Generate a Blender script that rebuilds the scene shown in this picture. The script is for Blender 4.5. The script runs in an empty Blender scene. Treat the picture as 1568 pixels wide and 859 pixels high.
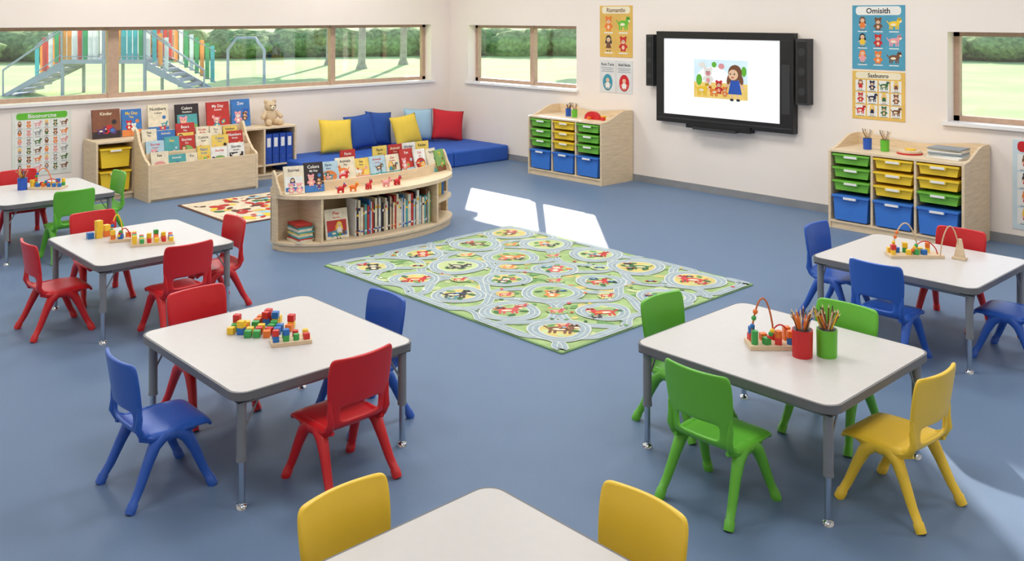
import bpy, bmesh, math, random
from mathutils import Matrix, Vector, noise
random.seed(7)
S=bpy.context.scene
S.view_settings.view_transform='Standard'
S.view_settings.look='None'
S.view_settings.exposure=0.0

# ---------------------------------------------------------------- materials
def lin(c):
    o=[]
    for x in c:
        x/=255.0
        o.append(x/12.92 if x<=.04045 else ((x+.055)/1.055)**2.4)
    return o
MC={}
def mat(name,rgb,rough=.45,metal=0.0,var=.07,vscale=5.0,bump=0.0,bscale=200.0,emit=0.0,stretch=None,coat=0.0,spec=.5,trans=0.0):
    if name in MC: return MC[name]
    m=bpy.data.materials.new(name); m.use_nodes=True
    nt=m.node_tree; b=nt.nodes['Principled BSDF']
    c=lin(rgb)
    tc=nt.nodes.new('ShaderNodeTexCoord'); mp=nt.nodes.new('ShaderNodeMapping')
    nt.links.new(tc.outputs['Object'],mp.inputs['Vector'])
    if stretch: mp.inputs['Scale'].default_value=stretch
    n=nt.nodes.new('ShaderNodeTexNoise'); n.inputs['Scale'].default_value=vscale; n.inputs['Detail'].default_value=4
    nt.links.new(mp.outputs['Vector'],n.inputs['Vector'])
    r=nt.nodes.new('ShaderNodeValToRGB')
    r.color_ramp.elements[0].position=.3; r.color_ramp.elements[1].position=.7
    r.color_ramp.elements[0].color=[min(1,x*(1-var)) for x in c]+[1]
    r.color_ramp.elements[1].color=[min(1,x*(1+var)) for x in c]+[1]
    nt.links.new(n.outputs['Fac'],r.inputs['Fac'])
    nt.links.new(r.outputs['Color'],b.inputs['Base Color'])
    b.inputs['Roughness'].default_value=rough; b.inputs['Metallic'].default_value=metal
    b.inputs['Coat Weight'].default_value=coat; b.inputs['Specular IOR Level'].default_value=spec
    if bump>0:
        n2=nt.nodes.new('ShaderNodeTexNoise'); n2.inputs['Scale'].default_value=bscale; n2.inputs['Detail'].default_value=3
        nt.links.new(tc.outputs['Object'],n2.inputs['Vector'])
        bp=nt.nodes.new('ShaderNodeBump'); bp.inputs['Strength'].default_value=bump; bp.inputs['Distance'].default_value=.01
        nt.links.new(n2.outputs['Fac'],bp.inputs['Height']); nt.links.new(bp.outputs['Normal'],b.inputs['Normal'])
    if emit>0:
        nt.links.new(r.outputs['Color'],b.inputs['Emission Color']); b.inputs['Emission Strength'].default_value=emit
    if trans>0:   # leaves / thin panels let light through from behind
        tl=nt.nodes.new('ShaderNodeBsdfTranslucent'); mx=nt.nodes.new('ShaderNodeMixShader'); mx.inputs[0].default_value=trans
        nt.links.new(r.outputs['Color'],tl.inputs['Color']); nt.links.new(b.outputs[0],mx.inputs[1]); nt.links.new(tl.outputs[0],mx.inputs[2])
        nt.links.new(mx.outputs[0],nt.nodes['Material Output'].inputs['Surface'])
    MC[name]=m
    return m
wood=mat('birch_wood',(227,204,170),.5,var=.10,vscale=3,stretch=(1.5,1.5,14))
woodtop=mat('birch_wood_top',(231,210,178),.5,var=.08,vscale=3,stretch=(2,12,2))
woodD=mat('birch_inner',(190,165,132),.6,var=.08)
wallm=mat('wall_paint',(243,233,224),.8,var=.015,vscale=1.5,bump=.05,bscale=120)
ceilm=mat('ceiling_paint',(242,241,238),.9,var=.01)
floorm=mat('vinyl_floor',(104,127,158),.48,var=.09,vscale=260,bump=.10,bscale=220,spec=.28)
basem=mat('baseboard_grey',(140,141,143),.6)
framem=mat('window_frame_wood',(186,156,134),.5,var=.08,stretch=(3,3,3))
sillm=mat('sill_white',(240,238,236),.4,var=.01)
laminate=mat('laminate_white',(208,205,203),.36,var=.015,vscale=20)
greyedge=mat('edge_band_grey',(112,113,116),.45,var=.03)
legm=mat('leg_grey',(138,141,145),.4,metal=.2,var=.03)
chrome=mat('chrome',(200,205,212),.18,metal=1.0,var=.02)
black=mat('black_plastic',(22,22,24),.35)
black2=mat('dark_plastic',(45,46,48),.5)
white=mat('white_paper',(238,237,232),.6,var=.01)
cream=mat('cream_paper',(240,230,200),.7,var=.04)
RED=mat('red',(205,32,38),.38); BLUE=mat('blue',(38,88,188),.38); GREEN=mat('green',(100,188,52),.38); YEL=mat('yellow',(246,204,48),.38)
ORG=mat('orange',(235,125,45),.5); TEAL=mat('teal',(60,150,170),.5); SKY=mat('skyblue',(140,200,225),.6)
BRN=mat('brown',(120,75,45),.6); DGR=mat('dark_green',(60,110,60),.7); PINK=mat('pink',(235,160,165),.6)
SKIN=mat('skin_print',(240,200,165),.6); PURP=mat('purple',(95,60,120),.6); NAVY=mat('navy',(30,35,70),.6)
TAN=mat('tan',(215,190,155),.8,bump=.3,bscale=90); GRY=mat('grey_print',(150,155,160),.6)

# ---------------------------------------------------------------- mesh builder
TXT={}
def text_geo(s):
    if s in TXT: return TXT[s]
    cu=bpy.data.curves.new('t','FONT'); cu.body=s; cu.size=1; cu.align_x='CENTER'; cu.resolution_u=2; cu.offset=.02
    o=bpy.data.objects.new('t',cu); S.collection.objects.link(o)
    dg=bpy.context.evaluated_depsgraph_get()
    me=bpy.data.meshes.new_from_object(o.evaluated_get(dg))
    r=([tuple(v.co) for v in me.vertices],[tuple(p.vertices) for p in me.polygons])
    bpy.data.objects.remove(o); bpy.data.meshes.remove(me); bpy.data.curves.remove(cu)
    TXT[s]=r; return r
def frame(o,xd,yd):
    x=Vector(xd).normalized(); y=Vector(yd).normalized(); z=x.cross(y)
    M=Matrix((x,y,z)).transposed().to_4x4(); M.translation=Vector(o); return M
def T(x,y,z): return Matrix.Translation((x,y,z))
def RZ(a): return Matrix.Rotation(math.radians(a),4,'Z')
def RX(a): return Matrix.Rotation(math.radians(a),4,'X')
def RY(a): return Matrix.Rotation(math.radians(a),4,'Y')
class MB:
    def __init__(s): s.v=[];s.f=[];s.m=[];s.sm=[];s.mats=[];s.M=Matrix()
    def mi(s,m):
        if m not in s.mats: s.mats.append(m)
        return s.mats.index(m)
    def add(s,vs,fs,m,smooth=False):
        b=len(s.v); M=s.M; s.v+=[tuple(M@Vector(v)) for v in vs]; i=s.mi(m)
        for f in fs: s.f.append([b+k for k in f]); s.m.append(i); s.sm.append(smooth)
    def box(s,x0,x1,y0,y1,z0,z1,m):
        s.add([(x0,y0,z0),(x1,y0,z0),(x1,y1,z0),(x0,y1,z0),(x0,y0,z1),(x1,y0,z1),(x1,y1,z1),(x0,y1,z1)],
              [(0,3,2,1),(4,5,6,7),(0,1,5,4),(1,2,6,5),(2,3,7,6),(3,0,4,7)],m)
    def cbox(s,c,d,m,rz=0,rx=0,ry=0):
        o=s.M; s.M=o@T(*c)@RZ(rz)@RX(rx)@RY(ry)
        s.box(-d[0]/2,d[0]/2,-d[1]/2,d[1]/2,-d[2]/2,d[2]/2,m); s.M=o
    def prism(s,poly,h0,h1,m,axis='z',smooth=False):
        n=len(poly)
        f=(lambda p,h:(p[0],p[1],h)) if axis=='z' else ((lambda p,h:(h,p[0],p[1])) if axis=='x' else (lambda p,h:(p[0],h,p[1])))
        vs=[f(p,h0) for p in poly]+[f(p,h1) for p in poly]
        s.add(vs,[tuple(range(n))[::-1],tuple(range(n,2*n))],m)
        s.add(vs,[(i,(i+1)%n,n+(i+1)%n,n+i) for i in range(n)],m,smooth)
    def tube(s,path,radii,m,seg=12,sq=1.0):
        P=[Vector(p) for p in path]; n=len(P)
        if not isinstance(radii,(list,tuple)): radii=[radii]*n
        vs=[]; up=None
        for i in range(n):
            t=(P[min(i+1,n-1)]-P[max(i-1,0)]).normalized()
            if up is None:
                up=Vector((0,0,1)) if abs(t.z)<.9 else Vector((0,1,0))
            a=(up-t*up.dot(t)).normalized(); b=t.cross(a); up=a
            for k in range(seg):
                an=2*math.pi*k/seg
                vs.append(tuple(P[i]+a*math.cos(an)*radii[i]+b*math.sin(an)*radii[i]*sq))
        fs=[]
        for i in range(n-1):
            for k in range(seg):
                fs.append((i*seg+k,i*seg+(k+1)%seg,(i+1)*seg+(k+1)%seg,(i+1)*seg+k))
        s.add(vs,fs,m,True)
        s.add(vs[:seg],[tuple(range(seg))],m); s.add(vs[-seg:],[tuple(range(seg))],m)
    def cyl(s,c,r,z0,z1,m,seg=20,r2=None):
        s.tube([(c[0],c[1],z0),(c[0],c[1],z1)],[r,r if r2 is None else r2],m,seg)
    def ell(s,c,r,m,nu=14,nv=8,nz=0,sc=3.0):
        if not isinstance(r,(list,tuple)): r=(r,r,r)
        vs=[];fs=[]
        for j in range(nv+1):
            ph=math.pi*j/nv
            for i in range(nu):
                th=2*math.pi*i/nu
                d=Vector((math.sin(ph)*math.cos(th),math.sin(ph)*math.sin(th),math.cos(ph)))
                k=1+nz*noise.noise(d*sc+Vector(c)) if nz else 1
                vs.append((c[0]+d.x*r[0]*k,c[1]+d.y*r[1]*k,c[2]+d.z*r[2]*k))
        for j in range(nv):
            for i in range(nu):
                fs.append((j*nu+i,(j+1)*nu+i,(j+1)*nu+(i+1)%nu,j*nu+(i+1)%nu))
        s.add(vs,fs,m,True)
    # flat decals in local xy plane
    def rect(s,x,y,w,h,z,m): s.add([(x-w/2,y-h/2,z),(x+w/2,y-h/2,z),(x+w/2,y+h/2,z),(x-w/2,y+h/2,z)],[(0,1,2,3)],m)
    def disc(s,x,y,rx,ry,z,m,n=16,rot=0):
        c,q=math.cos(rot),math.sin(rot)
        s.add([(x+rx*math.cos(2*math.pi*i/n)*c-ry*math.sin(2*math.pi*i/n)*q,y+rx*math.cos(2*math.pi*i/n)*q+ry*math.sin(2*math.pi*i/n)*c,z) for i in range(n)],[tuple(range(n))],m)
    def ring(s,x,y,r0,r1,z,m,n=36,e=1.0):
        vs=[]
        for r in (r0,r1):
            vs+=[(x+r*math.cos(2*math.pi*i/n),y+e*r*math.sin(2*math.pi*i/n),z) for i in range(n)]
        s.add(vs,[(i,(i+1)%n,n+(i+1)%n,n+i) for i in range(n)],m)
    def text(s,t,x,y,h,z,m,maxw=None):
        vs,fs=text_geo(t)
        w=max(v[0] for v in vs)-min(v[0] for v in vs); sx=h*1.35
        if maxw and w*sx>maxw: k=maxw/w
        else: k=sx
        s.add([(x+v[0]*k,y+v[1]*sx,z) for v in vs],fs,m)
    def critter(s,x,y,a,z,m,m2=None,d=.0004):
        m2=m2 or SKIN
        s.disc(x,y-.28*a,.27*a,.26*a,z,m,12)
        for q in (-1,1):
            s.disc(x+q*.2*a,y+.38*a,.11*a,.11*a,z,m,10)
            s.disc(x+q*.27*a,y-.2*a,.08*a,.17*a,z+d,m,8,rot=q*.6)
            s.disc(x+q*.13*a,y-.5*a,.1*a,.08*a,z+d,m,8)
        s.disc(x,y+.17*a,.27*a,.25*a,z+d,m,14)
        s.disc(x,y+.1*a,.17*a,.15*a,z+2*d,m2,12)
        s.disc(x,y-.3*a,.13*a,.15*a,z+2*d,m2,12)
        for q in (-1,1): s.disc(x+q*.09*a,y+.2*a,.035*a,.04*a,z+3*d,black,8)
        s.disc(x,y+.1*a,.04*a,.03*a,z+3*d,black,8)
    def beast(s,x,y,a,z,m,m2=None,d=.0004,f=1):
        m2=m2 or cream
        for q in (-.3,-.15,.15,.3): s.disc(x+q*a*f,y-.28*a,.055*a,.17*a,z,m,8)
        s.disc(x,y-.02*a,.4*a,.2*a,z+d,m,16)
        s.disc(x-f*.46*a,y+.1*a,.16*a,.04*a,z,m,8,rot=-f*.9)
        s.disc(x+f*.38*a,y+.2*a,.19*a,.17*a,z+2*d,m,14)
        s.disc(x+f*.3*a,y+.36*a,.05*a,.09*a,z+2*d,m,8); s.disc(x+f*.45*a,y+.36*a,.05*a,.09*a,z+2*d,m,8)
        s.disc(x+f*.47*a,y+.14*a,.09*a,.07*a,z+3*d,m2,10); s.disc(x-f*.05*a,y-.07*a,.2*a,.09*a,z+3*d,m2,12)
        s.disc(x+f*.38*a,y+.24*a,.028*a,.035*a,z+3*d,black,8)
    def kid(s,x,y,a,z,cl,hair,d=.0004,dress=True,f=0):
        for q in (-1,1):
            s.rect(x+q*.09*a,y-.42*a,.07*a,.2*a,z,SKIN); s.disc(x+q*.11*a,y-.53*a,.07*a,.04*a,z+d,black2,8)
            s.disc(x+q*.22*a,y-.08*a,.05*a,.17*a,z,SKIN,8,rot=q*.7)
        s.add([(x-.14*a,y+.06*a,z+d),(x+.14*a,y+.06*a,z+d),(x+(.24 if dress else .16)*a,y-.36*a,z+d),(x-(.24 if dress else .16)*a,y-.36*a,z+d)],[(3,2,1,0)],cl)
        s.disc(x,y+.28*a,.24*a,.24*a,z+d*1.5,hair,16)
        if dress:
            for q in (-1,1): s.disc(x+q*.2*a,y+.1*a,.08*a,.18*a,z+d*1.2,hair,10,rot=q*.3)
        s.disc(x+f*.06*a,y+.22*a,.17*a,.16*a,z+2*d,SKIN,14)
        for q in (-1,1): s.disc(x+f*.09*a+q*.07*a,y+.24*a,.022*a,.03*a,z+3*d,black,8)
        s.disc(x+f*.08*a,y+.14*a,.05*a,.018*a,z+3*d,RED,8)
    def car(s,x,y,a,z,m,d=.0004):
        s.rect(x,y,.8*a,.26*a,z,m); s.disc(x,y+.12*a,.25*a,.2*a,z,m,12); s.disc(x,y+.15*a,.17*a,.11*a,z+d,SKY,10)
        for q in (-1,1): s.disc(x+q*.24*a,y-.13*a,.11*a,.11*a,z+2*d,black,10)
    def mesh(s,name):
        me=bpy.data.meshes.new(name); me.from_pydata(s.v,[],s.f)
        for m in s.mats: me.materials.append(m)
        for p,i,sm in zip(me.polygons,s.m,s.sm): p.material_index=i; p.use_smooth=sm
        bm=bmesh.new(); bm.from_mesh(me); bmesh.ops.recalc_face_normals(bm,faces=bm.faces); bm.to_mesh(me); bm.free()
        me.update(); return me
    def build(s,name,loc=(0,0,0),rz=0,bevel=0):
        return place(s.mesh(name),name,loc,rz,bevel)
def place(me,name,loc=(0,0,0),rz=0,bevel=0):
    o=bpy.data.objects.new(name,me); S.collection.objects.link(o)
    o.location=loc; o.rotation_euler=(0,0,math.radians(rz))
    if bevel:
        b=o.modifiers.new('bevel','BEVEL'); b.width=bevel; b.segments=2; b.limit_method='ANGLE'; b.angle_limit=math.radians(50)
    return o
def rrect(w,h,r,n=6):
    p=[]
    for cx,cy,a0 in ((w/2-r,h/2-r,0),(-w/2+r,h/2-r,90),(-w/2+r,-h/2+r,180),(w/2-r,-h/2+r,270)):
        for i in range(n+1):
            a=math.radians(a0+90*i/n); p.append((cx+r*math.cos(a),cy+r*math.sin(a)))
    return p

# ---------------------------------------------------------------- room shell
AX=10.95; BY=13.4; X0=-1.5; Y0=-1.5; CH=4.5; TH=.3
mb=MB(); mb.box(X0-TH,AX+TH,Y0-TH,BY+TH,-.2,0,floorm); mb.build('floor')
mb=MB(); mb.box(X0-TH,AX+TH,Y0-TH,BY+TH,CH,CH+.2,ceilm); mb.build('ceiling')
W1=(0.0,10.5,1.33,2.35)
mb=MB()
mb.box(X0,AX,BY,BY+TH,0,W1[2],wallm); mb.box(X0,AX,BY,BY+TH,W1[3],CH,wallm)
mb.box(X0,W1[0],BY,BY+TH,W1[2],W1[3],wallm); mb.box(W1[1],AX,BY,BY+TH,W1[2],W1[3],wallm); mb.build('wall_left')
mb=MB()
w2=(10.18,12.88,1.31,2.34); w3=(1.2,4.34,1.28,2.32); w4=(5.9,8.5,3.3,4.2)  # last one is an unseen opening added for a sun patch
def wy(y0,y1,z0,z1): mb.box(AX,AX+TH,y0,y1,z0,z1,wallm)
wy(Y0,BY+TH,0,1.28); wy(Y0,BY+TH,2.34,w4[2]); wy(Y0,BY+TH,w4[3],CH)
wy(Y0,w3[0],1.28,2.34); wy(w3[1],w2[0],1.28,2.34); wy(w2[1],BY+TH,1.28,2.34); wy(w3[0],w3[1],2.32,2.34); wy(w2[0],w2[1],1.28,1.31)
wy(Y0,w4[0],w4[2],w4[3]); wy(w4[1],BY+TH,w4[2],w4[3])
mb.build('wall_right')
mb=MB(); mb.box(X0-TH,X0,Y0-TH,BY+TH,0,CH,wallm); mb.build('wall_west')
mb=MB(); mb.box(X0,AX+TH,Y0-TH,Y0,0,CH,wallm); mb.build('wall_south')
mb=MB(); mb.box(X0,AX-.015,BY-.015,BY,0,.1,basem); mb.build('baseboard_left')
mb=MB(); mb.box(AX-.015,AX,Y0,BY,0,.1,basem); mb.build('baseboard_right')

glass=bpy.data.materials.new('window_glass'); glass.use_nodes=True
nt=glass.node_tree; nt.nodes.clear()
o=nt.nodes.new('ShaderNodeOutputMaterial'); mx=nt.nodes.new('ShaderNodeMixShader'); tr=nt.nodes.new('ShaderNodeBsdfTransparent'); gl=nt.nodes.new('ShaderNodeBsdfGlossy')
gl.inputs['Roughness'].default_value=.02; mx.inputs[0].default_value=.07
nt.links.new(tr.outputs[0],mx.inputs[1]); nt.links.new(gl.outputs[0],mx.inputs[2]); nt.links.new(mx.outputs[0],o.inputs[0])
def window(name,M,L,z0,z1,mulls,fw=.065,sill=True):
    mb=MB(); mb.M=M; y0,y1=.18,.26
    mb.box(0,L,y0,y1,z0,z0+fw,framem); mb.box(0,L,y0,y1,z1-fw*.8,z1,framem)
    mb.box(0,fw,y0,y1,z0,z1,framem); mb.box(L-fw,L,y0,y1,z0,z1,framem)
    for x,w in mulls: mb.box(x-w/2,x+w/2,y0-.015,y1,z0,z1,framem)
    mb.box(0,L,.215,.221,z0,z1,glass)
    if sill: mb.box(-.05,L+.05,-.05,.18,z0-.035,z0+.004,sillm)
    mb.build(name)
window('window_1',T(0,BY,0),10.5,1.33,2.35,[(1.7,.12),(4.86,.15),(8.51,.09)])
def WR(y): return Matrix(((0,1,0,AX),(-1,0,0,y),(0,0,1,0),(0,0,0,1)))
window('window_2',WR(w2[1]),w2[1]-w2[0],w2[2],w2[3],[(1.5,.09)])
window('window_3',WR(w3[1]),w3[1]-w3[0],w3[2],w3[3],[(1.6,.08)])
window('added_sun_window',WR(w4[1]),w4[1]-w4[0],w4[2],w4[3],[],fw=.05,sill=False)  # out of view, added so sun reaches the near right floor
mb=MB(); mb.box(-2,12.3,BY+TH,16.4,2.75,2.9,ceilm); mb.build('added_sun_blocker')  # unseen slab added to keep direct sun out of the left windows

# ---------------------------------------------------------------- tables
mb=MB()
TW,TL,TZ=1.13,1.25,.605
mb.prism(rrect(TW,TL,.085),TZ-.042,TZ,greyedge,smooth=True)
mb.prism(rrect(TW-.022,TL-.022,.077),TZ,TZ+.0015,laminate)
for sx in (-1,1):
    for sy in (-1,1):
        x,y=sx*(TW/2-.062),sy*(TL/2-.062)
        mb.cyl((x,y),.025,.25,TZ-.042,legm,20); mb.cyl((x,y),.027,.24,.26,legm,20)
        mb.cyl((x,y),.0175,.03,.25,chrome,16)
        mb.tube([(x,y,.03),(x,y,.022),(x,y,.02),(x,y,0)],[.012,.014,.026,.03],chrome,18)
        mb.cbox((x-sx*.01,y-sy*.01,TZ-.05),(.09,.09,.014),black2)
        mb.tube([(x-sx*.02,y,TZ-.2),(x-sx*.11,y,TZ-.045)],.006,legm,8)
a,b_=TW/2-.07,TL/2-.07
for q in (-1,1):
    mb.box(-a,a,q*b_-.009,q*b_+.009,TZ-.08,TZ-.043,legm); mb.box(q*a-.009,q*a+.009,-b_,b_,TZ-.08,TZ-.043,legm)
tme=mb.mesh('classroom_table')
for c in [(2.70,4.925),(4.735,2.81),(3.03,7.84),(3.12,10.8),(7.26,3.09),(1.93,2.17)]:
    place(tme,'classroom_table',(c[0],c[1],0))

# ---------------------------------------------------------------- chairs
rows=[(.222,.315,.165),(.220,.336,.180),(.19,.352,.192),(.09,.353,.200),(-.04,.345,.200),(-.12,.346,.194),(-.165,.360,.186),
(-.187,.39,.180),(-.192,.43,.180),(-.196,.470,.188),(-.20,.505,.196),(-.212,.60,.204),(-.226,.69,.204),(-.233,.722,.195),(-.234,.731,.176)]
cols=[-1,-.85,-.68,-.35,0,.35,.68,.85,1]
bm=bmesh.new(); g=[]
for i,(x,z,w) in enumerate(rows):
    r=[]
    for t in cols:
        xx,zz=x,z
        if i>=6: xx+=.04*t*t*min(1,(i-5)/3)
        else: zz-=.020*t**6+.010*(1-t*t)
        r.append(bm.verts.new((xx,t*w,zz)))
    g.append(r)
for i in range(len(rows)-1):
    for j in range(len(cols)-1):
        if i in (7,8) and 2<=j<=5: continue
        bm.faces.new((g[i][j],g[i][j+1],g[i+1][j+1],g[i+1][j]))
bmesh.ops.recalc_face_normals(bm,faces=bm.faces)
sm=bpy.data.meshes.new('shell'); bm.to_mesh(sm); bm.free()
so=bpy.data.objects.new('shell',sm); S.collection.objects.link(so)
md=so.modifiers.new('s','SOLIDIFY'); md.thickness=.022; md.offset=0
md=so.modifiers.new('u','SUBSURF'); md.levels=2; md.render_levels=2
dg=bpy.context.evaluated_depsgraph_get(); se=bpy.data.meshes.new_from_object(so.evaluated_get(dg))
SV=[tuple(v.co) for v in se.vertices]; SF=[tuple(p.vertices) for p in se.polygons]
bpy.data.objects.remove(so); bpy.data.meshes.remove(sm); bpy.data.meshes.remove(se)
def chair_mesh(m):
    mb=MB(); mb.add(SV,SF,m,True)
    for q in (-1,1):
        mb.tube([(-.16,q*.16,.335),(-.1,q*.168,.328),(0,q*.172,.322),(.1,q*.168,.328),(.17,q*.155,.334)],[.012,.026,.032,.026,.012],m,12)
        for f in (1,-1):
            e=.012 if f<0 else 0
            mb.tube([(.0,q*.168,.33),(f*.05,q*.172,.318),(f*.088,q*.176,.285),(f*.125,q*.184,.21),(f*(.168+e*.5),q*.197,.10),(f*(.195+e),q*.206,.045),(f*(.1955+e),q*.2062,.043),(f*(.214+e),q*.211,.002)],
                [.026,.034,.033,.0275,.0235,.022,.0265,.026],m,14)
        mb.tube([(-.1,q*.168,.335),(-.15,q*.174,.352),(-.172,q*.177,.395),(-.165,q*.18,.45),(-.17,q*.186,.51)],[.014,.020,.019,.016,.008],m,10)
    return mb.mesh('classroom_chair')
PR=mat('chair_plastic_red',(208,32,38),.35,var=.02,bump=.03,bscale=400); PB=mat('chair_plastic_blue',(44,94,188),.35,var=.02,bump=.03,bscale=400)
PG=mat('chair_plastic_green',(102,186,56),.35,var=.02,bump=.03,bscale=400); PY=mat('chair_plastic_yellow',(248,208,62),.35,var=.02,bump=.03,bscale=400)
CM={k:chair_mesh(m) for k,m in (('r',PR),('b',PB),('g',PG),('y',PY))}
for k,x,y,a in [('b',1.985,4.9,0),('r',2.74,4.29,92),('r',2.60,5.58,-88),('b',3.24,4.84,180),
 ('g',4.05,2.76,0),('g',4.67,3.42,-92),('g',5.18,2.73,180),('y',4.71,2.11,86),
 ('r',2.37,7.88,0),('r',3.07,7.17,92),('r',3.57,7.60,180),('r',2.93,8.5,-90),
 ('g',3.17,10.12,90),('g',3.72,10.75,180),('r',3.1,11.45,-90),('b',2.42,10.8,0),
 ('b',7.28,3.78,-90),('b',6.64,3.06,0),('b',7.3,2.42,90),('r',7.78,3.05,180),
 ('y',1.90,2.75,-88),('y',2.47,2.14,180)]:
    place(CM[k],'classroom_chair',(x,y,0),a)

# ---------------------------------------------------------------- posters / screen
def poster(name,M,w,h,bg,title,rows,cols,hdr,cmats,tcol=black,hh=.17,inner=None,lab=white,kind=0):
    mb=MB(); mb.M=M
    mb.box(0,w,0,h,0,.006,bg); z=.0066
    if hdr: 
        mb.M=M@T(w/2,h*(1-hh/2),0); mb.prism(rrect(w*.86,h*hh*.8,h*hh*.3,4),.006,.0068,hdr); mb.M=M
    mb.text(title,w/2,h*(1-hh/2)-h*hh*.24,h*hh*.52,.0074,tcol,maxw=w*.78)
    cw=w*.9/cols; ch=h*(1-hh)*.94/rows; hs=[BRN,black2,ORG,YEL]
    for r in range(rows):
        for c in range(cols):
            x=w*.05+cw*(c+.5); y=h*(1-hh)-ch*(r+.5); s=min(cw,ch)
            if inner: mb.rect(x,y,cw*.88,ch*.9,z,inner)
            k=cmats[(r*cols+c*2+r)%len(cmats)]; v=(r*cols+c+kind)%3
            if v==0: mb.kid(x,y+.08*s,s*.78,.0070,k,hs[(r+c)%4])
            elif v==1: mb.critter(x,y+.08*s,s*.75,.0070,k)
            else: mb.beast(x,y+.06*s,s*.85,.0070,k)
            mb.rect(x,y-.44*s,cw*.6,s*.06,.0072,lab)
    mb.build(name)
def MR(y,z): return frame((AX-.001,y,z),(0,-1,0),(0,0,1))
poster('wall_poster',MR(5.49,1.85),.66,.785,mat('poster_teal',(80,158,186),.6),'Omisith',3,3,white,[ORG,RED,BRN,PINK,YEL],black)
poster('wall_poster',MR(5.49,1.235),.66,.59,mat('poster_yellow',(232,190,95),.6),'Sasbunro',3,4,cream,[RED,BRN,NAVY,ORG,DGR],black,inner=white,lab=GRY)
poster('wall_poster',MR(9.67,1.865),.66,.80,mat('poster_gold',(225,182,92),.6),'Rismantlo',2,2,cream,[ORG,RED,GREEN,BRN],BRN,kind=1)
wp=mat('poster_white',(222,222,220),.6)
for y,t,k in ((9.67,'Rom Turis',TEAL),(9.335,'Asid Bolis',RED)):
    mb=MB(); mb.M=MR(y,1.31); mb.box(0,.325,0,.505,0,.005,wp); mb.text(t,.1625,.42,.045,.006,black,maxw=.28)
    for i in range(3): mb.rect(.1625,.385-i*.028,.26-.04*(i%2),.01,.006,GRY)
    mb.disc(.1625,.16,.1,.13,.0058,k,20); mb.kid(.1625,.15,.2,.0064,white,k); mb.build('wall_poster')
poster('wall_poster',MR(3.64,.17),.7,.98,mat('poster_pale',(205,222,228),.6),'Animals',4,3,RED,[RED,ORG,TEAL,GREEN],white,hh=.15,inner=white,lab=GRY)
poster('wall_poster',frame((3.49,BY-.001,.36),(1,0,0),(0,0,1)),.74,.86,mat('poster_light',(226,230,218),.6),'Bisonorcne',6,6,GREEN,[BRN,GRY,ORG,DGR,PINK],white,hh=.13,inner=white,lab=GRY)

mb=MB(); mb.M=MR(8.47,.965)
w,h=2.23,1.315
for a in [(0,w,0,.12),(0,w,h-.1,h),(0,.13,.12,h-.1),(w-.2,w,.12,h-.1)]: mb.box(a[0],a[1],a[2],a[3],.0,.11,black)
mb.box(.1,w-.1,.1,h-.08,.0,.095,mat('screen_surface',(240,243,245),.25,var=.003,emit=.42))
mb.box(.03,w-.03,.05,.07,.11,.113,black2)
mb.box(.55,1.6,-.05,.03,.02,.14,black); mb.box(.7,1.4,-.06,-.03,.05,.19,black2)
mb.box(w-.17,w-.05,.25,.9,.11,.114,black2)
cx,cy=1.10,.66; mb.rect(cx,cy,.88,.54,.097,mat('pic_sky',(205,228,240),.5,emit=.25))
mb.rect(cx,cy-.16,.88,.22,.098,mat('pic_sand',(232,200,110),.5,emit=.2)); mb.disc(cx-.12,cy+.02,.26,.15,.0975,mat('pic_white',(240,240,240),.5,emit=.3),24)
mb.kid(cx+.24,cy-.03,.46,.099,BLUE,BRN,f=-1); mb.critter(cx-.2,cy+.05,.24,.099,white,PINK); mb.critter(cx-.02,cy-.1,.18,.101,RED); mb.beast(cx-.3,cy-.15,.22,.101,YEL)
mb.beast(cx-.1,cy-.17,.17,.102,ORG,f=-1); mb.critter(cx+.08,cy-.16,.13,.102,ORG); mb.disc(cx-.3,cy+.19,.06,.04,.099,white); mb.disc(cx+.02,cy+.18,.05,.04,.099,PINK); mb.disc(cx-.1,cy+.2,.04,.04,.099,GREEN)
mb.disc(cx-.35,cy-.02,.05,.08,.0985,GREEN); mb.disc(cx+.38,cy+.12,.04,.07,.0985,GREEN)
mb.build('wall_mounted_interactive_display',bevel=.008)
for y,z0,hh,ww in ((8.64,1.47,.76,.13),(6.19,1.36,.85,.17)):
    mb=MB(); mb.M=MR(y,z0); mb.box(0,ww,0,hh,0.0,.14,black2); mb.box(.02,ww-.02,.03,hh-.03,.14,.145,black)
    for i in range(3): mb.disc(ww/2,hh*(.2+.3*i),ww*.3,ww*.3,.1465,black2)
    mb.build('wall_speaker',bevel=.008)

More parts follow.
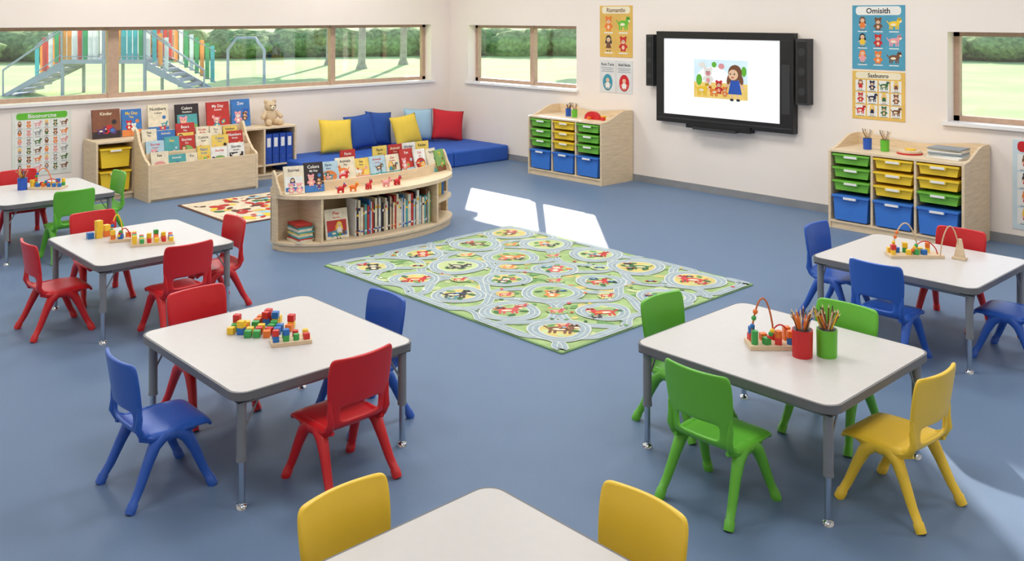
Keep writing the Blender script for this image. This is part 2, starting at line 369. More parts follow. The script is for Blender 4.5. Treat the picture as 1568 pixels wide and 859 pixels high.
# ---------------------------------------------------------------- drawer cabinets
def tray(mb,x0,x1,z0,z1,m,y0=0.0,d=.5):
    w=x1-x0; mb.prism([(x0+.012,z1-.02),(x1-.012,z1-.02),(x1-.03,z0),(x0+.03,z0)],y0+.004,y0+d,m,'y')
    mb.box(x0,x1,y0-.022,y0+d,z1-.022,z1,m)
    mb.box(x0+w*.3,x1-w*.3,y0-.024,y0-.018,z1-.05,z1-.012,m)
    mb.box(x0+w*.33,x0+w*.67,y0-.028,y0-.0235,z1-.045,z1-.018,white)
def cabinet(loc,colsdef,name='storage_cabinet'):
    W,D,H=1.55,.72,.93
    mb=MB()
    prof=[(0,0),(D,0)]+[(D,1.07)]
    for i in range(12,-1,-1):
        y=.0+.6*i/12; s=min(1,max(0,(y-.05)/.5)); s=s*s*(3-2*s); prof.append((y,H+.14*s if i>0 else H-.01))
    for x in (0,W-.03): mb.prism(prof,x,x+.03,wood,'x')
    mb.box(.03,W-.03,.0,D,H-.03,H,woodtop)
    bp=[(.03,.02),(W-.03,.02)]+[(W-.03-(W-.06)*i/20,1.04+.03*math.cos(i/20*math.pi*2)) for i in range(21)]
    mb.prism(bp,D-.025,D,wood,'y')
    mb.box(.03,W-.03,.012,D-.03,.0,.075,wood)
    mb.box(.03,W-.03,.0,D-.03,.075,.1,wood)
    cw=(W-.06)/3
    for i in (1,2): mb.box(.03+cw*i-.014,.03+cw*i+.014,.004,D-.03,.1,H-.03,wood)
    for i,cd in enumerate(colsdef):
        x0=.03+cw*i+.024; x1=.03+cw*(i+1)-.024
        for k,m in enumerate(cd):
            if k<3: z1=.885-.155*k; tray(mb,x0,x1,z1-.115,z1,m,.01)
            else: tray(mb,x0,x1,.115,.405,m,-.01)
    return mb.build(name,loc,-90,bevel=.003)
TG=mat('tray_green',(112,185,60),.4,var=.02); TY=mat('tray_yellow',(242,205,50),.4,var=.02); TB=mat('tray_blue',(58,120,208),.4,var=.02)
cabinet((10.21,10.54,0),[(TG,TG,TG,TB),(TY,TY,TY,TB),(TG,TG,TG,TB)])
cabinet((10.21,5.42,0),[(TG,TG,TG,TB),(TY,TY,TY,TB),(TY,TY,TG,TB)])

# ---------------------------------------------------------------- books
BM=[mat('book_'+n,c,.45,var=.12,vscale=14) for n,c in (('red',(190,50,45)),('blue',(60,120,190)),('teal',(80,165,170)),('yellow',(235,205,100)),('green',(130,175,95)),
 ('cream',(235,225,200)),('white',(236,236,232)),('dark',(45,35,40)),('orange',(225,135,70)),('pale',(180,210,225)),('brown',(130,80,55)),('pink',(225,155,155)))]
LIGHT={3,5,6,9,11}
WORDS=['Animals','Bears','Stories','My Day','Colors','Farm','Numbers','Sea','Kinder','Fun','Play','Zoo']
def book(mb,w,h,t,ci,rnd):
    m=BM[ci]; mb.box(-w/2,w/2,0,h,-t,-t+.003,m); mb.box(-w/2,w/2,0,h,-.003,0,m); mb.box(-w/2,-w/2+.004,0,h,-t,0,m)
    mb.box(-w/2+.004,w/2-.005,.004,h-.005,-t+.003,-.003,white)
    tc=rnd.choice([black,NAVY,RED,BM[1]]) if ci in LIGHT else rnd.choice([white,cream,YEL])
    mb.text(rnd.choice(WORDS),0,h*.80,h*.11,.0008,tc,maxw=w*.85)
    if rnd.random()<.6: mb.text(rnd.choice(WORDS),0,h*.68,h*.07,.0008,tc,maxw=w*.7)
    k=rnd.choice([0,1,2,2,3]); o=BM[rnd.choice([j for j in range(12) if j!=ci])]
    if k==0: mb.rect(0,h*.36,w*.84,h*.52,.0006,o); mb.rect(0,h*.17,w*.84,h*.14,.0008,rnd.choice([BM[4],BM[3],BM[1]]))
    elif k==1: mb.disc(0,h*.36,w*.4,h*.26,.0006,o,24)
    elif k==2: mb.rect(0,h*.12,w,h*.24,.0006,o); mb.disc(w*.28,h*.55,w*.09,w*.09,.0006,o)
    for q in range(rnd.choice([2,3,4])):
        x=rnd.uniform(-.3,.3)*w; y=h*rnd.uniform(.2,.5); a=w*rnd.uniform(.32,.6); z=.0012+q*.0016; c=rnd.choice([RED,ORG,BRN,TEAL,GREEN,YEL,BLUE,PURP,white,PINK])
        v=rnd.choice([0,1,2,2,3]); 
        if v==0: mb.critter(x,y,a,z,c,rnd.choice([SKIN,white,cream]))
        elif v==1: mb.kid(x,y,a,z,c,rnd.choice([BRN,black2,ORG,YEL]))
        elif v==2: mb.beast(x,y,a,z,c,None,f=rnd.choice([-1,1]))
        else: mb.disc(x,y,a*.3,a*.2,z,c,12,rnd.uniform(0,3)); mb.disc(x,y,a*.15,a*.12,z+.0004,BM[rnd.randrange(12)],10)
def put_book(mb,x,y,z,w,h,t,ci,rnd,lean=12,yaw=0):
    o=mb.M; mb.M=o@T(x,y,z)@RZ(yaw)@RX(90-lean); book(mb,w,h,t,ci,rnd); mb.M=o

# long low cabinet along left wall
mb=MB(); L=3.03; D=.5; H=.8
mb.box(0,L,0,D,H-.03,H,woodtop); mb.box(0,L,0,D,.06,.085,wood); mb.box(.01,L-.01,.02,D-.01,0,.06,wood)
for x in (0,.49,1.3,2.14,2.47,L-.03): mb.box(x,x+.03,0,D,.085,H-.03,wood)
mb.box(.03,L-.03,D-.02,D,.085,H-.03,woodD)
mb.box(2.17,L-.03,.01,D-.02,.2,.225,wood)
tray(mb,.05,.47,.44,.70,TY,.01,.42); tray(mb,.05,.47,.12,.39,TY,.01,.42)
mb.build('low_shelf_cabinet',(4.38,12.87,0),bevel=.003)
mb=MB(); bb=mat('binder_blue',(35,75,165),.5)
for i in range(4):
    x=.0+i*.118; mb.box(x,x+.102,0,.3,0,.46,bb); mb.box(x+.02,x+.08,-.002,0,.26,.40,white)
    mb.M=frame((x+.051,-.002,.1),(1,0,0),(0,0,1)); mb.ring(0,0,.012,.02,.001,chrome,14); mb.M=Matrix()
mb.build('ring_binders',(6.9,12.9,.227))
mb=MB(); rr=random.Random(11)
for x,w,h,c in ((4.64,.38,.40,10),(4.99,.28,.38,1),(5.37,.30,.42,5),(5.80,.36,.40,7),(6.28,.36,.40,0),(6.65,.31,.42,1)):
    put_book(mb,x,13.2,.806,w,h,.02,c,rr,8)
mb.build('picture_books')
# tiered book display
mb=MB(); W=1.6; D=.5
prof=[(0,0),(D,0),(D,.93)]+[(D-.06-.06*(1-math.cos(math.pi/2*i/5)),.95-.09*(i/5)**2) for i in range(6)]+[(.33,.76),(.22,.64),(.12,.56),(.03,.53),(0,.5)]
for x in (0,W-.035): mb.prism(prof,x,x+.035,wood,'x')
mb.box(.035,W-.035,0,.022,.03,.50,wood); mb.box(.035,W-.035,.03,D,.0,.03,wood)
mb.box(.035,W-.035,.16,.18,.03,.64,wood); mb.box(.035,W-.035,.32,.34,.03,.78,wood); mb.box(.035,W-.035,D-.02,D,.03,.90,wood)
mb.box(.035,W-.035,.02,.16,.30,.32,wood); mb.box(.035,W-.035,.18,.32,.45,.47,wood); mb.box(.035,W-.035,.34,D-.02,.60,.62,wood)
mb.build('tiered_book_display',(4.87,12.33,0),bevel=.004)
mb=MB(); rr=random.Random(5)
for y,z,k in ((12.44,.325,0),(12.60,.475,1),(12.755,.625,2)):
    x=4.95
    while x<6.24:
        w=rr.uniform(.18,.28); h=rr.uniform(.26,.36)
        put_book(mb,x+w/2,y-.02-rr.uniform(0,.02),z,w,h,.014,rr.choice([0,1,2,3,5,6,6,9,7,8,5]),rr,10,0); x+=w+rr.uniform(-.02,.02)
mb.build('display_books')

# curved bookcase
mb=MB(); a,b=1.18,.63
def arc(a,b,y1,n=40):
    return [(-a*math.cos(math.pi*i/n),-b*math.sin(math.pi*i/n)) for i in range(n+1)]+[(a,y1),(-a,y1)]
mb.prism(arc(a-.02,b-.02,.06),0,.07,wood); mb.prism(arc(a,b,.07),.07,.095,woodtop)
mb.prism(arc(a,b,.07),.56,.60,woodtop)
mb.box(-a,a,.045,.07,.095,.56,wood)
for x in (-.84,.65,):
    yy=-b*math.sqrt(1-(x/a)**2)+.015; mb.box(x-.014,x+.014,yy,.045,.095,.56,wood)
for x in (-a,a-.03): mb.box(x,x+.03,-.05,.06,.095,.56,wood)
pts=[(x,-b*math.sqrt(max(0,1-(x/a)**2))+.02) for x in [.67+ .48*i/8 for i in range(9)]]+[(1.15,.04),(.67,.04)]
mb.prism(pts,.32,.34,woodtop)
bp=[(-a,.60),(a,.60),(a,.66)]+[(a-.03-.12*math.sin(math.pi/2*i/6),.80-.13*math.cos(math.pi/2*i/6)) for i in range(7)]+[(-a+.15-.12*math.sin(math.pi/2*i/6)*1.0,.80-.13*(1-math.cos(math.pi/2*i/6))) for i in range(7)]+[(-a,.66)]
mb.prism(bp,.045,.07,wood,'y')
for x in (-a+.005,a-.03): mb.prism([(.045,.6),(.045,.84),(.02,.85),(-.02,.80),(-.06,.72),(-.11,.66),(-.14,.6)],x,x+.025,wood,'x')
A2,B2=.98,.30
ro=[(-A2*math.cos(math.pi*i/30),-B2*math.sin(math.pi*i/30)) for i in range(2,29)]
ri=[(x*.98,y*.93+.004) for x,y in ro]
mb.prism(ro+ri[::-1],.60,.71,wood)
mb.prism([(x,y+.0) for x,y in ri]+[(.9,.04),(-.9,.04)],.60,.63,woodtop)
mb.build('curved_bookcase',(6.05,8.94,0),bevel=.003)
mb=MB(); rr=random.Random(9)
xs=[-1.03,-.80,-.56,-.34,-.13,.09,.31,.53,.73,.93,1.07]
cs=[5,7,9,5,3,9,5,0,6,5,4]
for i,x in enumerate(xs):
    yy=-.10*math.sqrt(max(0,1-(x/1.15)**2))-.04; w=rr.uniform(.2,.24)
    if i<2: yy-=.10
    put_book(mb,x,yy,.635 if 1<i<9 else .604,w if i<9 else .18,rr.uniform(.25,.30)+(.03 if i<2 else 0),.016,cs[i],rr,14,x*16 )
for x in (-.24,.2,.42,.62,.82): put_book(mb,x,-.005,.68,.20,.30,.014,rr.choice([0,5,6,3]),rr,4)
put_book(mb,-.62,-.38,.097,.27,.32,.02,5,rr,12,-8)
x=-.42
while x<.60:
    t=rr.uniform(.012,.034); h=rr.uniform(.29,.40); dd=rr.uniform(.18,.22); m=BM[rr.choice([0,1,2,5,6,5,6,4,7,9,10,5,6])]
    y0=-.42+rr.uniform(-.01,.01); mb.box(x,x+t-.002,y0,y0+dd,.097,.097+h,m)
    mb.box(x+.002,x+t-.004,y0-.001,y0,.097+h*.7,.097+h*.78,rr.choice([white,RED,YEL,NAVY])); mb.box(x+.002,x+t-.004,y0-.001,y0,.097+h*.1,.097+h*.15,rr.choice([white,BLUE,ORG]))
    x+=t
z=.097
for i in range(12):
    t=rr.uniform(.013,.022); mb.cbox((-.965+rr.uniform(-.01,.01),-.19,z+t/2),(.17+rr.uniform(-.01,.01),.24,t-.001),BM[rr.choice([0,3,4,10,2,5,8])],rz=rr.uniform(-8,8)); z+=t
for i in range(8):
    t=.03; mb.box(.72+i*.034,.72+i*.034+.031,-.2,-.03,.342,.342+rr.uniform(.16,.2),BM[rr.choice([0,1,3,5,8])])
mb.build('bookcase_books',(6.05,8.94,0))
def toy(mb,x,y,z,s,m,m2):
    o=mb.M; mb.M=o@T(x,y,z)@RZ(random.uniform(-60,60))@Matrix.Scale(s,4)
    mb.ell((0,0,.45),(.42,.25,.25),m,12,8); mb.ell((.42,0,.75),(.2,.18,.2),m,12,8)
    for lx in (-.25,.25):
        for ly in (-.13,.13): mb.tube([(lx,ly,.35),(lx,ly,0)],[.1,.085],m,8)
    for ly in (-.1,.1): mb.tube([(.40,ly,.88),(.38,ly*1.4,1.05)],[.07,.03],m2,8)
    mb.tube([(-.4,0,.5),(-.6,0,.65)],[.06,.03],m2,8); mb.ell((.6,0,.7),(.08,.09,.08),m2,8,6)
    mb.M=o
mb=MB()
for i,(x,m,m2) in enumerate(((-.62,RED,BLUE),(-.47,ORG,YEL),(-.28,RED,PURP),(-.05,PINK,RED),(.10,RED,PURP))):
    toy(mb,x,-.42-.05*math.cos(x*2),.602,.10,m,m2)
mb.build('toy_animal_figurines',(6.05,8.94,0))

# ---------------------------------------------------------------- floor seat + cushions
mb=MB(); fb=mat('seat_fabric_blue',(42,92,186),.75,var=.06,bump=.15,bscale=300)
for x0,x1 in ((7.25,8.47),(8.48,9.70),(9.71,10.92)): mb.box(x0,x1,11.76,13.38,.0,.26,fb)
mb.build('floor_seating_mat',bevel=.03)
def pillow(name,w,h,t,m,loc,yaw,lean,roll=0):
    mb=MB(); n=14; vs=[];fs=[]
    for s in (1,-1):
        for j in range(n+1):
            for i in range(n+1):
                u=2*i/n-1; v=2*j/n-1
                vs.append((w/2*u*(1-.07*(1-v*v)),s*t/2*max(0,(1-u*u)*(1-v*v))**.45,h/2*v*(1-.07*(1-u*u))))
    N=(n+1)**2
    for s in (0,1):
        for j in range(n):
            for i in range(n):
                k=s*N+j*(n+1)+i; q=(k,k+1,k+n+2,k+n+1); fs.append(q if s==0 else q[::-1])
    mb.M=RX(-lean)@RY(roll)
    mb.add(vs,fs,m,True)
    me=mb.mesh(name); bm=bmesh.new(); bm.from_mesh(me); bmesh.ops.remove_doubles(bm,verts=bm.verts,dist=.0005); bmesh.ops.recalc_face_normals(bm,faces=bm.faces); bm.to_mesh(me); bm.free()
    place(me,name,loc,yaw)
fabs={k:mat('cushion_'+k,c,.85,var=.05,bump=.2,bscale=250) for k,c in (('yellow',(240,206,76)),('blue',(42,82,160)),('light',(168,204,224)),('red',(204,38,50)))}
pillow('throw_cushion',.60,.56,.2,fabs['yellow'],(8.2,12.98,.54),-4,14,3)
pillow('throw_cushion',.60,.58,.2,fabs['blue'],(8.74,13.08,.56),3,12,-4)
pillow('throw_cushion',.54,.58,.2,fabs['blue'],(9.16,13.16,.57),0,10,6)
pillow('throw_cushion',.60,.54,.2,fabs['yellow'],(9.56,12.90,.53),4,18,-5)
pillow('throw_cushion',.62,.58,.2,fabs['light'],(10.02,13.14,.57),-4,12,4)
pillow('throw_cushion',.60,.56,.2,fabs['red'],(10.5,12.92,.54),-18,14,8)

# ---------------------------------------------------------------- rugs
rg=mat('rug_green',(166,192,134),.95,var=.16,vscale=9,bump=.3,bscale=400,spec=.1); rg2=mat('rug_green_light',(198,212,158),.95,var=.08,bump=.3,bscale=400,spec=.1)
rg3=mat('rug_green_dark',(112,156,96),.95,var=.15,vscale=12); road=mat('rug_road',(162,178,186),.95,var=.10,vscale=15,spec=.1); rline=mat('rug_line',(212,218,214),.95,spec=.1)
rgold=mat('rug_gold',(212,196,124),.95,var=.1)
rr=random.Random(21)
mb=MB(); rw,rl=2.58,3.30
mb.prism(rrect(rw,rl,.02,2),0,.010,mat('rug_edge',(120,155,110),.95)); mb.prism(rrect(rw-.03,rl-.03,.02,2),.010,.012,rg)
z=.0125
for i in range(230):
    x,y=rr.uniform(-rw/2+.1,rw/2-.1),rr.uniform(-rl/2+.1,rl/2-.1); mb.disc(x,y,rr.uniform(.03,.09),rr.uniform(.02,.06),z+.00002*i,rr.choice([rg2,rg3,rg2,rgold,rg]),10,rr.uniform(0,3))
z=.0175; C=[]
for j in range(5):
    for i in range(4):
        x=-rw/2+.34+i*.632+rr.uniform(-.04,.04); y=-rl/2+.37+j*.64+(.06 if i%2 else -.04)+rr.uniform(-.04,.04)
        C.append((x,y,rr.uniform(.22,.285)))
def clampp(p): return (max(-rw/2+.055,min(rw/2-.055,p[0])),max(-rl/2+.055,min(rl/2-.055,p[1])))
def roadpath(pts,w,zz,m):
    vs=[];n=len(pts)
    for i in range(n):
        a=Vector(pts[max(i-1,0)]);b_=Vector(pts[min(i+1,n-1)]);t=(b_-a)
        if t.length<1e-6: t=Vector((1,0))
        t.normalize(); q=Vector((-t.y,t.x))*w/2;p=Vector(pts[i])
        vs+=[(p.x+q.x,p.y+q.y,zz),(p.x-q.x,p.y-q.y,zz)]
    mb.add(vs,[(2*i,2*i+1,2*i+3,2*i+2) for i in range(n-1)],m)
def tworoad(pts,k):
    pts=[clampp(p) for p in pts]
    roadpath(pts,.094,z+k*.00005,rline); roadpath(pts,.078,z+.0005+k*.00005,road); roadpath(pts,.007,z+.001+k*.00005,rline)
for k in range(6):
    tworoad([(-rw/2+rw*i/60,-rl/2+.06+k*.64+.12*math.sin(i*.33+k*1.3)) for i in range(61)],k)
for k in range(5):
    tworoad([(-rw/2+.03+k*.63+.12*math.sin(i*.31+k*2),-rl/2+rl*i/70) for i in range(71)],k+6)
z=.0192
def wob(x,y,r,zz,m,ph,amp=.05,n=44):
    mb.add([clampp((x+r*(1+amp*math.sin(3*t+ph))*math.cos(t),y+r*(1+amp*math.sin(3*t+ph))*math.sin(t)))+(zz,) for t in [2*math.pi*i/n for i in range(n)]],[tuple(range(n))],m)
for x,y,R in C:
    ph=rr.uniform(0,6)
    wob(x,y,R+.012,z,rline,ph); wob(x,y,R,z+.0003,road,ph); wob(x,y,R-.034,z+.0006,rline,ph); wob(x,y,R-.041,z+.0009,road,ph); wob(x,y,R-.078,z+.0012,rline,ph); wob(x,y,R-.09,z+.0015,rr.choice([rg,rg2,rg,rgold]),ph)
    base=z+.0019; ang=rr.uniform(0,6)
    for q in range(5): mb.disc(x+.12*math.cos(ang+q*1.3),y+.12*math.sin(ang+q*1.3),.045,.028,base+.0001*q,rr.choice([rg3,DGR,rg3,rg2]),10,rr.uniform(0,3))
    o=mb.M; mb.M=T(x+rr.uniform(-.03,.03),y+rr.uniform(-.03,.03),0)@RZ(-45+rr.uniform(-20,20))
    c=rr.choice([ORG,RED,ORG,RED,BRN,DGR,black2]); f=rr.choice([-1,1])
    if rr.random()<.75: mb.beast(0,0,rr.uniform(.2,.28),base+.0008,c,cream,f=f)
    else: mb.critter(0,0,rr.uniform(.18,.24),base+.0008,c,cream)
    for q in range(2):
        px,py=rr.uniform(-.13,.13),rr.uniform(-.12,.12)
        [lambda:mb.beast(px,py,.11,base+.0024+q*.0016,rr.choice([RED,black2,TEAL]),cream),lambda:mb.car(px,py,.11,base+.0024+q*.0016,rr.choice([RED,ORG,BLUE])),lambda:mb.disc(px,py,.035,.025,base+.0024,rr.choice([RED,ORG,DGR]),8)][rr.randrange(3)]()
    mb.M=o
for i in range(5):
    for j in range(6):
        x=-rw/2+.34-.316+i*.632; y=-rl/2+.05+j*.64
        if abs(y)>rl/2-.1 or abs(x)>rw/2-.1: continue
        mb.disc(x,y,.10,.08,z+.002,rr.choice([rg2,rg,rgold]),14,rr.uniform(0,3)) 
        o=mb.M; mb.M=T(x,y,0)@RZ(-45)
        c=rr.choice([ORG,RED,YEL,BLUE,RED])
        if rr.random()<.5: mb.car(0,0,.14,z+.0024,c)
        else: mb.beast(0,0,.14,z+.0024,c,cream)
        mb.M=o
for i in range(140):
    x,y=rr.uniform(-rw/2+.06,rw/2-.06),rr.uniform(-rl/2+.06,rl/2-.06)
    if any((x-c[0])**2+(y-c[1])**2<(c[2]+.01)**2 for c in C): continue
    mb.disc(x,y,rr.uniform(.012,.03),rr.uniform(.01,.02),z+.0022,rr.choice([RED,ORG,DGR,rg3,DGR,white,YEL]),8,rr.uniform(0,3))
mb.build('play_road_rug',(6.21,6.37,0))
mb=MB(); rw,rl=1.42,1.6; rr=random.Random(4)
rc=mat('rug_cream',(222,208,184),.95,var=.15,vscale=10); rb=mat('rug_brown',(105,70,60),.95,var=.1); rred=mat('rug_red',(186,55,50),.95,var=.15,vscale=12)
mb.prism(rrect(rw,rl,.02,2),0,.010,rb); mb.prism(rrect(rw-.07,rl-.07,.02,2),.010,.012,rc)
for i in range(110):
    x,y=rr.uniform(-rw/2+.14,rw/2-.14),rr.uniform(-rl/2+.14,rl/2-.14); mb.disc(x,y,rr.uniform(.03,.12),rr.uniform(.03,.07),.0125+.00003*i,rr.choice([rred,rred,rc,rb,DGR,YEL,rred,SKY,rc,rb]),12,rr.uniform(0,3))
mb.build('patterned_rug',(5.79,11.1,0))

# ---------------------------------------------------------------- table toys
zt=TZ+.0016
BLK=[mat('block_'+n,c,.4,var=.03) for n,c in (('red',(210,45,40)),('blue',(35,110,190)),('yellow',(245,200,50)),('green',(60,165,80)),('orange',(235,120,40)))]
def cubes(mb,cx,cy,nx,ny,s,rr,rot=0,p2=.35,p=.9,z=0):
    o=mb.M; mb.M=o@T(cx,cy,0)@RZ(rot)
    for i in range(nx):
        for j in range(ny):
            if ((i-(nx-1)/2)/(nx/2))**2+((j-(ny-1)/2)/(ny/2))**2>.95 or rr.random()>p: continue
            x=(i-(nx-1)/2)*s*1.38+rr.uniform(-.1,.1)*s; y=(j-(ny-1)/2)*s*1.38+rr.uniform(-.1,.1)*s
            mb.cbox((x,y,z+s/2),(s,s,s),rr.choice(BLK),rz=rr.uniform(-16,16))
            if rr.random()<p2: mb.cbox((x,y,z+s*1.5),(s,s,s),rr.choice(BLK),rz=rr.uniform(-25,25))
    mb.M=o
rr=random.Random(2)
mb=MB(); cubes(mb,0,0,8,6,.040,rr,-43,.15,.85); mb.build('toy_building_blocks',(2.69,5.12,zt),bevel=.002)
def toytray(name,loc,rz,w=.24,h=.12,n=5,m=2):
    mb=MB(); mb.box(-w/2,w/2,-h/2,h/2,0,.022,wood)
    for i in range(n):
        for j in range(m):
            x=-w/2+w*(i+.5)/n; y=-h/2+h*(j+.5)/m; s=.034
            k=rr.choice(BLK)
            if rr.random()<.6: mb.cbox((x,y,.022+s/2),(s,s,s),k,rz=rr.uniform(-10,10))
            else: mb.cyl((x,y),s*.5,.022,.022+s,k,14)
            if rr.random()<.25: mb.cbox((x,y,.022+s*1.5),(s,s,s),rr.choice(BLK),rz=rr.uniform(-20,20))
    mb.build(name,(loc[0],loc[1],zt),rz,bevel=.002)
toytray('wooden_block_tray',(2.72,4.79),-25,.23,.13,4,2)
toytray('wooden_block_tray',(3.07,7.68),-20,.34,.22,6,4)
def arch(mb,x0,y0,x1,y1,h,m,r=.005,z=.02,beads=3):
    P=[]
    for i in range(17):
        t=i/16; P.append((x0+(x1-x0)*t,y0+(y1-y0)*t,z+h*math.sin(math.pi*t)**.6))
    mb.tube(P,r,m,8)
    for k in range(beads):
        p=P[min(15,1+k)]; mb.ell(p,.015,rr.choice(BLK),10,6)
def maze(name,loc,rz,w=.3,h=.2,dep=.14,wire=ORG):
    mb=MB(); mb.box(-w/2,w/2,-dep/2,dep/2,0,.025,wood)
    arch(mb,-w*.42,0,w*.1,.03,h,wire,.0055); arch(mb,-w*.1,-.04,w*.42,-.02,h*.45,RED,.0045)
    n=max(3,int(w/.055))
    for i in range(n):
        for j in range(2):
            if rr.random()<.2: continue
            s=.038; x=-w/2+w*(i+.5)/n; y=(j-.5)*dep*.5; z=.025
            for q in range(rr.choice([1,1,2])):
                if rr.random()<.6: mb.cbox((x,y,z+s/2),(s,s,s),rr.choice(BLK),rz=rr.uniform(-20,20))
                else: mb.cyl((x,y),s*.5,z,z+s,rr.choice(BLK),14)
                z+=s
    mb.build(name,(loc[0],loc[1],zt),rz,bevel=.002)
maze('bead_maze_toy',(4.70,2.85),-43,.27,.25,.15,mat('wire_orange_brown',(205,110,60),.5))
maze('bead_maze_toy',(2.90,7.93),-20,.18,.2,.12,YEL)
maze('bead_maze_toy',(3.20,10.9),-43,.36,.2,.18)
maze('bead_maze_toy',(7.28,3.14),-43,.42,.24,.14,TAN)
mb=MB(); mb.box(-.03,.03,-.05,.05,0,.02,wood); mb.prism([(-.04,.02),(.04,.02),(.012,.16),(-.012,.16)],-.012,.012,wood,'x')
arch(mb,0,0,-.12,.10,.24,TAN,.005,.02,0); mb.build('wooden_arch_toy',(7.45,2.86,zt),0,bevel=.002)
mb=MB(); s=.05
for i in range(3): mb.cbox((0,0,s*(i+.5)),(s,s,s),BLK[2],rz=i*8)
mb.cbox((.07,.02,s*.5),(s,s,s),BLK[4]); mb.cbox((.07,.02,s*1.5),(s,s,s),BLK[2],rz=12); mb.cbox((-.06,.03,s*.5),(s,s,s),BLK[1])
mb.build('toy_block_tower',(2.80,8.16,zt),bevel=.002)
def cup(loc,m,r=.057,h=.15,n=16):
    mb=MB(); rr=random.Random(int(loc[0]*100))
    mb.tube([(0,0,0),(0,0,h)],[r*.96,r],m,28)
    mb.ring(0,0,r*.9,r*1.01,h+.001,m,28); mb.disc(0,0,r*.9,r*.9,h+.0015,black2,28)
    pm=[ORG,YEL,BRN,BRN,wood,TAN,BLUE,wood,BRN,woodD]
    for i in range(n):
        an=rr.uniform(0,6.28); q=rr.uniform(0,.6)*r; L=rr.uniform(.4,.75)*h; sp=rr.uniform(.3,.9)*r
        p0=Vector((q*math.cos(an),q*math.sin(an),h)); p1=p0+Vector((sp*math.cos(an),sp*math.sin(an),L)); d=(p1-p0).normalized()
        k=rr.choice(pm); mb.tube([p0,p1],.0045,k,6); mb.tube([p1,p1+d*.018],[.0045,.0008],woodtop if rr.random()<.5 else black2,6)
    mb.build('pencil_cup',loc)
cup((4.69,2.645,zt),RED,n=24); cup((4.795,2.555,zt),GREEN,n=24); cup((2.97,11.0,zt),BLUE,.05,.13)
cup((10.55,9.98,.932),BLUE,.045,.12); cup((10.5,9.80,.932),GREEN,.045,.12)
cup((10.5,5.08,.932),BLUE,.05,.13); cup((10.5,4.87,.932),GREEN,.05,.13)
mb=MB()
mb.prism([(-.15,0)]+[(-.15*math.cos(math.pi*i/12),.12*math.sin(math.pi*i/12)) for i in range(1,12)]+[(.15,0)],-.03,.03,RED,'y')
mb.cbox((.17,.05,.03),(.06,.06,.06),BLK[2]); mb.cbox((.23,-.03,.025),(.05,.05,.05),BLK[0]); mb.cbox((-.02,-.06,.02),(.05,.05,.04),BLK[4])
mb.build('toy_wooden_arch_blocks',(10.5,9.42,.932),-90,bevel=.002)
mb=MB()
for i,(q,t) in enumerate(((.14,.016),(.13,.012),(.12,.012))):
    mb.cyl((0,0),q,sum((.016,.012,.012)[:i]),sum((.016,.012,.012)[:i])+t-.0005,[RED,wood,woodtop][i],24)
mb.cyl((.02,0),.06,.04,.055,YEL,18)
mb.build('wooden_toy_plate',(10.5,4.58,.932))
mb=MB(); z=0
for i in range(7):
    t=rr.uniform(.012,.02); mb.cbox((rr.uniform(-.02,.02),0,z+t/2),(.36,.27,t-.001),rr.choice([white,BM[9],white,cream,GRY]),rz=90+rr.uniform(-7,7)); z+=t
mb.build('paper_stack',(10.5,4.15,.932),0)
mb=MB()
mb.ell((0,0,.13),(.11,.09,.13),TAN); mb.ell((0,-.01,.29),(.095,.085,.085),TAN)
for q in (-1,1):
    mb.ell((q*.075,0,.365),(.035,.02,.035),TAN); mb.tube([(q*.08,-.01,.2),(q*.15,-.06,.13)],[.04,.035],TAN,10); mb.ell((q*.15,-.06,.13),.038,TAN)
    mb.tube([(q*.06,-.03,.05),(q*.1,-.16,.045)],[.05,.045],TAN,12); mb.ell((q*.1,-.16,.05),(.048,.03,.05),TAN); mb.ell((q*.035,-.088,.305),.01,black,8,6)
mb.ell((0,-.085,.27),(.04,.03,.03),cream); mb.ell((0,-.113,.278),.01,black,8,6)
mb.build('teddy_bear',(7.10,13.14,.802))

# ---------------------------------------------------------------- outdoors
grass=mat('lawn_grass',(178,200,134),.95,var=.14,vscale=.35,bump=.3,bscale=12,spec=.1)
mb=MB(); mb.box(-60,160,-60,BY+.31,-.4,-.21,grass); mb.box(-60,160,BY+.31,200,-.4,-.12,grass); mb.box(AX+.31,160,-60,BY+.31,-.3,-.12,grass); mb.build('lawn')
hm=mat('hedge_leaves',(176,200,136),.9,var=.42,vscale=3.5,bump=1.0,bscale=6,trans=.45,spec=.1)
rr=random.Random(8); mb=MB()
for i in range(190):
    an=math.radians(-15+135*i/190+rr.uniform(-.6,.6)); R=56+rr.uniform(-1.5,2)
    h=rr.uniform(.7,1.0)
    mb.ell((4+R*math.cos(an),4+R*math.sin(an),h*.82),(rr.uniform(1.2,2.0),rr.uniform(1.2,2.0),h),hm,20,12,.35,2.5)
mb.build('hedge_row')
bark=mat('bark',(176,162,146),.95,var=.25,vscale=4,bump=.8,bscale=8)
def tree(x,y,h,r):
    mb=MB(); mb.tube([(0,0,0),(0,0,.3),(.1,.05,h*.5),(0,.1,h)],[r*1.6,r,r*.85,r*.6],bark,12)
    for i in range(12):
        mb.ell((rr.uniform(-1.6,1.6),rr.uniform(-1.6,1.6),h+rr.uniform(-.1,2.2)),rr.uniform(.7,1.1),hm,14,9,.3,2.5)
    for q in range(4): mb.tube([(0,.05,h*.8),(1.3*math.cos(q*1.6),1.3*math.sin(q*1.6),h+.5)],[r*.5,r*.2],bark,8)
    mb.build('outdoor_tree',(x,y,-.118))
def camxy(X,D): return (.7303*X+.6831*D,-.6831*X+.7303*D)
for X,D in ((-7.5,46),(-9.9,50),(3.9,50),(-5.9,50)):
    x,y=camxy(X,D); tree(x,y,5.6,.19)
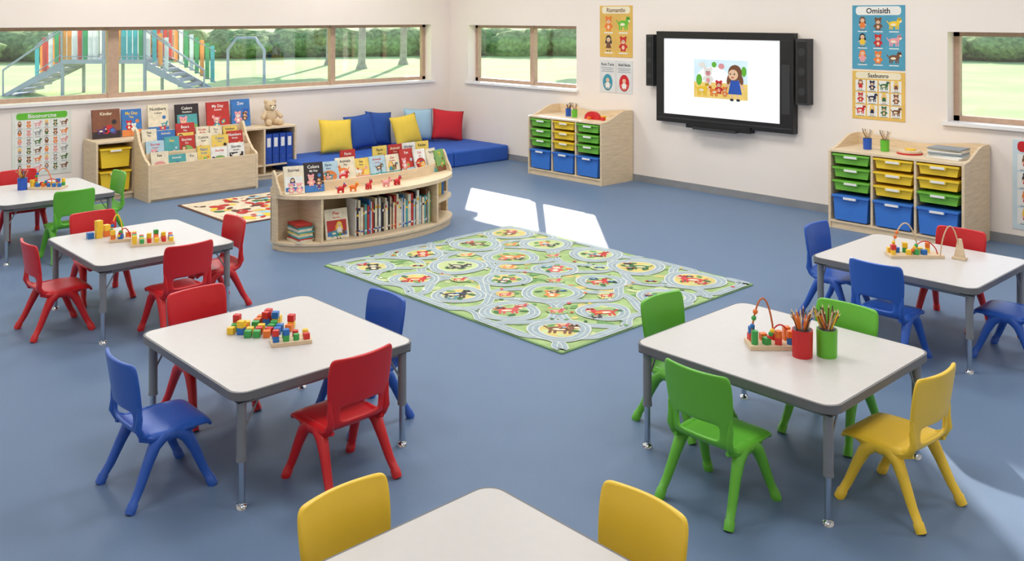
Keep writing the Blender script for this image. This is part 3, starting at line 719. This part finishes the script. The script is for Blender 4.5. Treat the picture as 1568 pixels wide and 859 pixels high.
PSG=mat('play_metal',(176,180,184),.6); slat=[mat('slat_'+n,c,.6,trans=.45) for n,c in (('g',(110,195,140)),('r',(230,120,100)),('w',(240,240,235)),('t',(120,205,205)),('o',(245,190,110)),('w2',(225,232,226)))]
mb=MB(); pz=1.2
mb.box(-1.4,1.4,-.8,.8,pz-.14,pz,PSG)
for x in (-1.35,0,1.35):
    for y in (-.75,.75): mb.tube([(x,y,0),(x,y,2.7)],.06,PSG,8)
def slats(x0,x1,z0a,z0b,y,h=1.05):
    n=max(2,int(abs(x1-x0)/.17))
    for i in range(n):
        t=i/n; x=x0+(x1-x0)*t; z=z0a+(z0b-z0a)*t; mb.box(x,x+.13,y-.02,y+.02,z,z+h,rr.choice(slat))
    for hh in (.1,h-.1): mb.tube([(x0,y,z0a+hh),(x1,y,z0b+hh)],.025,PSG,6)
slats(-1.35,1.35,pz,pz,.78,1.4)
slats(-1.35,-.15,pz,pz,-.78,1.3); slats(.25,1.35,pz,pz,-.78,1.3)
for q in (-1,1):
    for i in range(7):
        x=q*(1.5+.27*i); z=pz-.165*(i+1); mb.box(x-.17,x+.17,-.7,.7,z-.09,z,PSG)
    for y in (-.72,.72):
        mb.prism([(q*1.4,pz-.05),(q*1.4,pz-.35),(q*3.15,0),(q*3.4,0)],y-.03,y+.03,PSG,'y')
    slats(q*1.4,q*3.2,pz+.05,.25,.74,1.25); slats(q*1.4,q*2.2,pz+.05,.68,-.76,1.1)
    mb.tube([(q*1.4,-.76,pz+.95),(q*3.3,-.76,.85),(q*3.3,-.76,.0)],.035,PSG,6)
    mb.tube([(q*4.0,-.5,0),(q*4.0,-.5,1.5),(q*4.3,-.5,1.9),(q*4.9,-.5,1.9),(q*5.2,-.5,1.5),(q*5.2,-.5,0)],.05,PSG,8)
x,y=camxy(-13.4,31); mb.build('playground_climbing_structure',(x,y,-.118),-43.09)

# ---------------------------------------------------------------- lights
dirv=Vector((-1.65,-1.75,-1))
sl=bpy.data.lights.new('sun','SUN'); sl.energy=8.5; sl.angle=.012; sl.color=(1,.94,.84)
so=bpy.data.objects.new('sun',sl); S.collection.objects.link(so); so.rotation_euler=dirv.to_track_quat('-Z','Y').to_euler(); so.location=(20,20,12)
diff=mat('fill_panel_glow',(255,252,245),.5,var=.0,emit=1.5)  # glowing face of the added fill panels
for x in (1.0,4.7,8.4):
    for y in (1.0,4.5,8.0,11.5):
        mb=MB(); mb.box(-.6,.6,-.6,.6,-.05,0,white); mb.box(-.57,.57,-.57,.57,-.055,-.05,diff); mb.build('added_fill_panel',(x,y,CH))  # unseen panels, added together with the area lamps as fill light
        e=56 if (x>4 and y>4) else (46 if x+y>6 else 24)
        if x<2 and y<9: e=30
        l=bpy.data.lights.new('added_fill_lamp','AREA'); l.shape='SQUARE'; l.size=1.1; l.energy=e*1.03; l.color=(1,.965,.92)  # added fill lamp, strength set by position in the room
        lo=bpy.data.objects.new('added_fill_lamp',l); S.collection.objects.link(lo); lo.location=(x,y,CH-.07)
W=bpy.data.worlds.new('World'); S.world=W; W.use_nodes=True; nt=W.node_tree
sk=nt.nodes.new('ShaderNodeTexSky'); sk.sky_type='NISHITA'; sk.sun_disc=False; sk.sun_elevation=math.radians(35); sk.sun_rotation=math.radians(43)
nt.links.new(sk.outputs[0],nt.nodes['Background'].inputs[0]); nt.nodes['Background'].inputs[1].default_value=.38

# ---------------------------------------------------------------- camera
cd=bpy.data.cameras.new('camera'); co=bpy.data.objects.new('camera',cd); S.collection.objects.link(co)
cd.sensor_width=36; cd.lens=32.4; cd.shift_y=-404.5/1568; cd.clip_end=500
co.location=(0,0,2.5); co.rotation_euler=(math.pi/2,0,-math.radians(43.09)); S.camera=co
